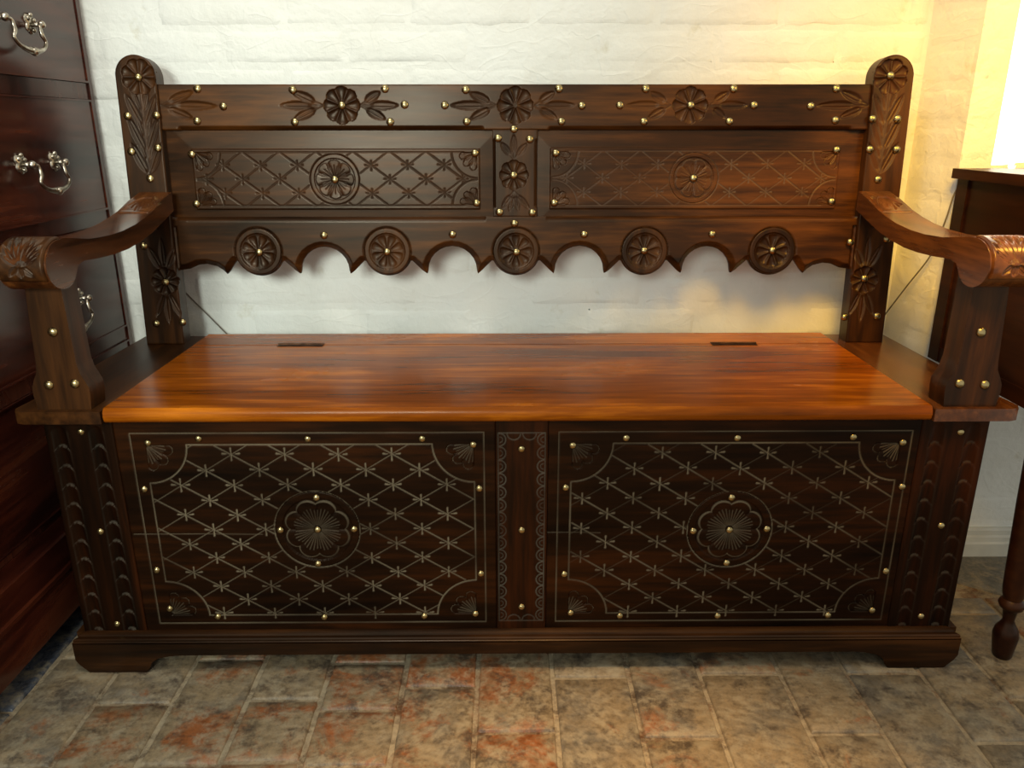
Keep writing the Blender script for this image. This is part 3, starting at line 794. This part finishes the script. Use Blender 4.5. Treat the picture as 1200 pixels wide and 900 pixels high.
# hidden structure of the box
bm = bmesh.new(); box(bm, -.772, -.752, .031, .440, FB, .463); finish(bm, 'side_board', S, M_oak_y, S, bev=.002)
bm = bmesh.new(); box(bm, .752, .772, .031, .440, FB, .463); finish(bm, 'side_board', S, M_oak_y, S, bev=.002)
bm = bmesh.new(); box(bm, -.752, .752, .420, .440, FB, .463); finish(bm, 'box_back', S, M_oak_x, S, bev=.002)
bm = bmesh.new(); box(bm, -.752, .752, .031, .420, FB, .060); finish(bm, 'box_floor', S, M_oak_x, S, bev=.002)

# --- plinth with bracket feet
bm = bmesh.new()
prism(bm, [(0, .0445), (0, .060), (-.006, .0595), (-.010, .0575), (-.011, .0545), (-.0165, .0535), (-.0185, .0515), (-.0185, .0485), (-.020, .0475), (-.020, .0445)], 0, -.790, .790)
for v in bm.verts:                       # mitre the ends
    if abs(v.co.x) > .78: v.co.x = math.copysign(.770 + (-v.co.y), v.co.x)
for s in (-1, 1):
    x0, x1 = sorted((s * .752, s * .790))
prism(bm, [(0, .0445), (0, .060), (-.020, .0475), (-.020, .0445)], 0, -.001, .001)
finish(bm, 'plinth_moulding', S, M_oak_x, S, smooth=25)
def foot_profile():
    L = [(-.790, .046), (-.790, .012), (-.784, .002), (-.768, FZ), (-.667, FZ), (-.660, -.006), (-.655, .006), (-.643, .014), (-.620, .019), (-.600, .0205)]
    return L + [(-x, z) for x, z in L[::-1]]
bm = bmesh.new(); prism(bm, foot_profile(), 1, -.020, .004); finish(bm, 'plinth', S, M_oak_x, S, bev=.0015)
for s in (-1, 1):
    bm = bmesh.new(); a, b = sorted((s * .789, s * .765))
    P_ = [(.0045, .046), (.0045, FZ), (.11, FZ), (.13, .012), (.16, .020), (.30, .020), (.33, .012), (.35, FZ), (.44, FZ), (.44, .046)]
    prism(bm, P_, 0, a, b); finish(bm, 'plinth_side', S, M_oak_y, S, bev=.0015)
    bm = bmesh.new(); a, b = sorted((s * .773, s * .791))
    prism(bm, [(0.001, .0462), (0.001, .056), (.44, .056), (.44, .0462)], 0, a, b); finish(bm, 'plinth_moulding', S, M_oak_y, S, bev=.002)

# --- seat: lid, fixed rear board, end boards, hinges
bm = bmesh.new()
prism(bm, [(-.024, .4660), (-.0275, .4700), (-.029, .4770), (-.0275, .4845), (-.023, .4900), (.3535, .4900), (.3535, .4660)], 0, -.6615, .6615)
lid = finish(bm, 'seat_lid', S, M_seat, S, smooth=50)
bm = bmesh.new(); box(bm, -.6615, .6615, .3555, .444, .466, .4905); finish(bm, 'rear_board', S, M_seat, S, bev=.0015)
for s in (-1, 1):
    a, b = (.6640, .806)
    bm = bmesh.new()
    pts = [(a, .444), (a, -.031), (.786, -.031), (.800, -.026), (b, -.014), (.8005, .05), (.797, .444)]
    pts = [(s * x, y) for x, y in pts]
    prism(bm, pts, 2, .4655, .4865); finish(bm, 'end_board', S, M_arm if s > 0 else M_oak_y, S, bev=.006, seg=3)  # lighter oak on the right board imitates the yellow wall's golden reflection
for hx in (-.441, .4475):
    bm = bmesh.new()
    box(bm, hx - .046, hx + .046, .342, .3545, .4895, .4912); box(bm, hx - .046, hx + .046, .3548, .366, .4895, .4912)
    tube(bm, [(hx - .046 + .0925 * i / 10, .3546, .4920) for i in range(11)], .0022, 8)
    for k2 in (-.03, 0, .03):
        for y in (.348, .361): lathe(bm, [(.003, .4905), (.003, .4916), (.0015, .4920)], hx + k2, y, 8)
    finish(bm, 'hinge', S, M_iron, S, smooth=30)

# --- arms
UP = [(.392, .793), (.343, .781), (.298, .766), (.26, .757), (.22, .750), (.17, .745), (.12, .7435), (.06, .746), (.02, .752), (-.015, .757)]
ROLL = [(-.030 + .0385 * math.cos(math.radians(a)) * (1.15 if math.cos(math.radians(a)) < 0 else 1.0), .7205 + .0365 * math.sin(math.radians(a))) for a in range(85, 345, 10)]
LO = [(.012, .712), (.03, .716), (.08, .7125), (.13, .711), (.18, .7125), (.23, .718), (.28, .727), (.33, .740), (.392, .757)]
for s in (-1, 1):
    bm = bmesh.new()
    # smooth the outline
    ol = [Vector((y, z, 0)) for y, z in UP + ROLL + LO]
    prism(bm, [(v.x, v.y) for v in ol], 0, s * .680, s * .752)
    for v in bm.verts:          # arm narrows a little towards the post
        if abs(v.co.x) > .74: v.co.x = s * (.752 - .010 * max(0, (v.co.y - .1) / .29))
    arm = finish(bm, 'armrest', S, M_arm, S, bev=.0028, seg=2, ang=50)
    # carved face of the scroll: gouged leaves wrapped over the roll
    R_ = .0372
    def roll_frame(U, V, H):
        a = V / .0385; k3 = np.where(np.cos(a) < 0, 1.15, 1.0)
        return U, -.030 + (.0385 + H) * np.cos(a) * k3, .7205 + (.0365 + H) * np.sin(a)
    r = Relief(min(s * .683, s * .749), max(s * .683, s * .749), .0385 * math.radians(78), .0385 * math.radians(208), .0010)
    r.B += .0042; cx = s * .716; vb = .0385 * math.radians(172)
    for dx, vt, hw in ((0, 92, .0085), (-.013, 94, .006), (.013, 94, .006), (-.024, 102, .006), (.024, 102, .006), (-.030, 124, .006), (.030, 124, .006), (-.029, 146, .005), (.029, 146, .005)):
        r.leaf((cx + dx * .12, vb), (cx + dx, .0385 * math.radians(vt)), hw, .0045, dust=.5)
    for dx in (-.019, -.0065, .0065, .019): r.seg((cx + dx * .2, vb - .004), (cx + dx, .0385 * math.radians(96)), .0008, .002, .0016, dust=.5)
    r.leaf((cx, vb + .002), (cx, .0385 * math.radians(200)), .006, .003)
    for dx in (-.018, .018): r.leaf((cx + dx * .2, vb + .002), (cx + dx, .0385 * math.radians(196)), .005, .003)
    r.build('scroll_carving', roll_frame, S, arm, M_oak_y if s < 0 else M_arm, thick=-.0004, rnd=.0035, back=False)
    # carved leaf where the arm meets the post
    slope = math.atan2(.793 - .757, .392 - .26)
    def leaf_frame(U, V, H):
        zz = np.interp(V, [.22, .26, .298, .343, .392], [.750, .757, .766, .781, .793])
        return U, V - H * math.sin(slope), zz + H * math.cos(slope)
    xa, xb = sorted((s * .684, s * .740))
    r = Relief(xa, xb, .285, .362, .0012); r.B += .0018; cx = (xa + xb) / 2
    for dx, hw in ((0, .006), (-.012, .005), (.012, .005), (-.022, .004), (.022, .004)):
        r.leaf((cx + dx * .2, .358), (cx + dx, .292 + abs(dx)), hw, .003, dust=.6)
        r.seg((cx + dx * .3 + .003, .358), (cx + dx * 1.1 + .004, .300 + abs(dx)), .001, .0015, dust=.5)
    r.build('leaf_carving', leaf_frame, S, arm, M_arm, thick=.002, rnd=.0018, back=False)
    # support
    def prof(side):   # x offsets of the inner (0) / outer (1) edge, from the top down
        if side == 0: return [(.696, .706), (.695, .66), (.694, .60), (.693, .562), (.690, .546), (.684, .533), (.680, .523), (.6795, .511), (.682, .4865)]
        return [(.748, .706), (.751, .66), (.754, .60), (.756, .562), (.758, .548), (.764, .536), (.769, .524), (.7695, .511), (.766, .4865)]
    pts = [(s * x, z) for x, z in prof(0)] + [(s * x, z) for x, z in prof(1)[::-1]]
    bm = bmesh.new(); prism(bm, pts, 1, -.020, .026); finish(bm, 'arm_support', S, M_oak_z, S, bev=.0022)
    for x, z in ((.720, .610), (.701, .526), (.742, .524)):
        nail(ME_NB, (s * x, -.0202, z + (0 if s > 0 else .004)))

# ------------------------------------------------------------------ CHEST OF DRAWERS (left)
CX = -.857
C = thing('chest_of_drawers', 'tall red-brown mahogany chest of drawers with swan-neck brass handles at the left edge', 'chest of drawers', (-1.1, 0, FZ))
bm = bmesh.new()
y0, y1 = -.44, .502
box(bm, -1.34, CX - .022, y0 + .002, y1 - .002, .19, 1.50)
for a, b in ((y0, y0 + .020), (y1 - .012, y1)): box(bm, CX - .0225, CX, a, b, .19, 1.50)
for a, b in ((.219, .232), (.470, .498), (.722, .750), (.968, .998), (1.222, 1.25), (1.49, 1.50)): box(bm, CX - .0225, CX - .0035, y0 + .018, y1 - .010, a, b)
finish(bm, 'carcass', C, M_chest_up, C, bev=.0012)
bm = bmesh.new(); box(bm, -1.36, CX + .015, y0 - .015, .510, 1.50, 1.525); finish(bm, 'chest_top', C, M_chest, C, bev=.004)
bm = bmesh.new()
prism(bm, [(CX - .02, .036), (CX + .010, .036), (CX + .010, .110), (CX + .008, .118), (CX + .013, .124), (CX + .013, .132), (CX + .004, .142), (CX + .002, .165), (CX + .006, .172), (CX + .006, .182), (CX + .001, .192), (CX, .219), (CX - .02, .219)], 1, y0 - .008, .506)
finish(bm, 'base_moulding', C, M_chest, C, smooth=30)
bm = bmesh.new()
box(bm, -1.345, CX + .0098, y0 - .006, .504, .0365, .189)
finish(bm, 'base', C, M_chest, C, bev=.001)
for a, b in ((y0 - .006, y0 + .12), (.40, .504)):
    bm = bmesh.new(); prism(bm, [(a, .0365), (b, .0365), (b - .02 if a < 0 else b, FZ), (a if a < 0 else a + .02, FZ)], 0, CX - .05, CX - .012); finish(bm, 'bracket_foot', C, M_chest, C, bev=.001)
    bm = bmesh.new(); box(bm, -1.34, -1.28, a, b - .01, FZ, .0365); finish(bm, 'bracket_foot', C, M_chest, C, bev=.001)

def swan_handle():
    """bail with leafy backplates; x out of the drawer, y along it, z up, origin midway between posts"""
    bm = bmesh.new(); D = .053
    for sy in (-1, 1):
        # pierced leafy plate: lobed disc with a crest
        c = Vector((0, sy * D, .0))
        n = 40; ring0 = []; ring1 = []
        for k in range(n):
            a = 2 * PI * k / n
            rr = .0165 * (.72 + .28 * abs(math.cos(2.5 * a + .3)) ** .8) * (1.25 if math.sin(a) > .3 else 1)
            ring0.append(bm.verts.new((0, c.y + rr * math.cos(a) * .85, c.z + rr * math.sin(a))))
            ring1.append(bm.verts.new((.0035, c.y + rr * math.cos(a) * .75, c.z + rr * math.sin(a) * .9)))
        for k in range(n):
            bm.faces.new((ring0[k], ring0[(k + 1) % n], ring1[(k + 1) % n], ring1[k]))
        bm.faces.new(ring1)
        for q in ((.008, .008), (-.008, .010), (.004, -.009), (0, .016)):
            bmesh.ops.create_icosphere(bm, subdivisions=2, radius=.0042, matrix=Matrix.Translation((.004, c.y + q[0], q[1])))
        tube(bm, [(0, c.y, 0), (.010, c.y, 0), (.020, c.y, 0)], [.0050, .0040, .0055], 10)
        bmesh.ops.create_icosphere(bm, subdivisions=2, radius=.0072, matrix=Matrix.Translation((.021, c.y, 0)))
    P = [(.020, -D, .000), (.024, -D + .012, -.003), (.026, -D + .013, -.018), (.027, -D + .006, -.030), (.028, -D + .020, -.042), (.029, 0, -.048),
         (.028, D - .020, -.042), (.027, D - .006, -.030), (.026, D - .013, -.018), (.024, D - .012, -.003), (.020, D, .000)]
    pts = catmull(P, 6); m = len(pts)
    tube(bm, pts, [.0030 + .0022 * math.exp(-((i / (m - 1) - .5) / .09) ** 2) + .0010 * math.exp(-((abs(i / (m - 1) - .5) - .3) / .04) ** 2) for i in range(m)], 10)
    bmesh.ops.create_icosphere(bm, subdivisions=2, radius=.0075, matrix=Matrix.Translation((.030, 0, -.048)))
    for q in (-.010, .010): bmesh.ops.create_icosphere(bm, subdivisions=2, radius=.0056, matrix=Matrix.Translation((.029, q, -.0465)))
    bmesh.ops.recalc_face_normals(bm, faces=bm.faces)
    me = bpy.data.meshes.new('drawer_handle'); bm.to_mesh(me); bm.free(); me.shade_smooth(); me.materials.append(M_nickel); return me
ME_H = swan_handle()
for z0, z1, hz in ((.232, .470, .400), (.498, .722, .597), (.750, .968, .853), (.998, 1.222, 1.086), (1.25, 1.49, 1.38)):
    bm = bmesh.new()
    box(bm, CX - .021, CX - .001, y0 + .024, y1 - .016, z0 + .003, z1 - .003)
    # cock beading round the edge
    for a, b, c_, d in ((y0 + .0215, y1 - .0135, z1 - .0045, z1 - .001), (y0 + .0215, y1 - .0135, z0 + .001, z0 + .0045)): box(bm, CX - .018, CX + .0015, a, b, c_, d)
    for a, b in ((y0 + .0215, y0 + .025), (y1 - .017, y1 - .0135)): box(bm, CX - .018, CX + .0015, a, b, z0 + .0045, z1 - .0045)
    dr = finish(bm, 'drawer', C, M_chest, C, bev=.0008, seg=1)
    for hy in (.262, -.20):
        h = bpy.data.objects.new('drawer_handle', ME_H); COL.objects.link(h); h.parent = dr; h.location = Vector((CX - .0012, hy, hz)) - C.location

# ------------------------------------------------------------------ SIDE TABLE (right)
T = thing('side_table', 'brown wooden side cabinet on turned legs at the right edge below the bright window', 'table', (1.10, .15, FZ))
TX, t0, t1 = .852, -.05, .352
bm = bmesh.new(); box(bm, TX - .010, 1.36, t0 - .02, .358, .820, .8385); finish(bm, 'table_top', T, M_desk, T, bev=.004)
bm = bmesh.new(); box(bm, TX + .004, 1.33, t0, t1 - .004, .466, .8195); finish(bm, 'case', T, M_desk, T, bev=.002)
bm = bmesh.new(); box(bm, TX, TX + .030, t1 - .036, t1, .462, .8193); box(bm, TX, TX + .030, t0 - .003, t0 + .034, .462, .8193)
box(bm, TX + .0015, TX + .02, t0 + .034, t1 - .036, .462, .492)
finish(bm, 'corner_post', T, M_desk, T, bev=.002)
def leg(cx, cy, tilt):
    bm = bmesh.new()
    prof = [(.0135, FZ), (.0165, -.010), (.0185, .006), (.0205, .022), (.0215, .033), (.019, .045), (.0130, .055), (.0095, .063), (.0105, .072), (.0115, .080),
            (.0125, .086), (.0190, .090), (.0215, .097), (.0190, .104), (.0150, .108), (.0175, .116), (.0190, .13), (.0205, .20), (.0220, .30), (.0225, .38), (.0225, .463)]
    lathe(bm, prof, cx, cy, 24, tilt, FZ)
    return finish(bm, 'leg', T, M_desk, T, smooth=50)
leg(.893, .012, (-.030, 0)); leg(1.30, .012, (0, 0)); leg(.900, .300, (-.01, 0)); leg(1.30, .300, (0, 0))

# ------------------------------------------------------------------ flexes
def flex(pts, label):
    bm = bmesh.new(); tube(bm, catmull(pts, 8), .0016, 8)
    root = Vector(pts[0]); bmesh.ops.translate(bm, vec=-root, verts=bm.verts)
    bmesh.ops.recalc_face_normals(bm, faces=bm.faces)
    me = bpy.data.meshes.new('cable'); bm.to_mesh(me); bm.free(); me.shade_smooth()
    o = link('cable', me, None, M_cord, root); o['label'] = label; o['category'] = 'cable'; return o
flex([(-.775, .5135, .62), (-.71, .5140, .545), (-.644, .5135, .467), (-.60, .512, .41)], 'thin dark cable running down the white wall behind the left back post')
flex([(.77, .480, .44), (.799, .470, .506), (.830, .440, .590), (.850, .400, .665), (.852, .372, .735), (.858, .366, .790), (.872, .364, .815)], 'thin grey cable running from behind the right arm up to the side table')

# ------------------------------------------------------------------ raise everything so the tiles lie at height zero
for o in list(COL.objects):
    if o.parent is None and o is not cam: o.location.z += LIFT
bpy.context.view_layer.update()
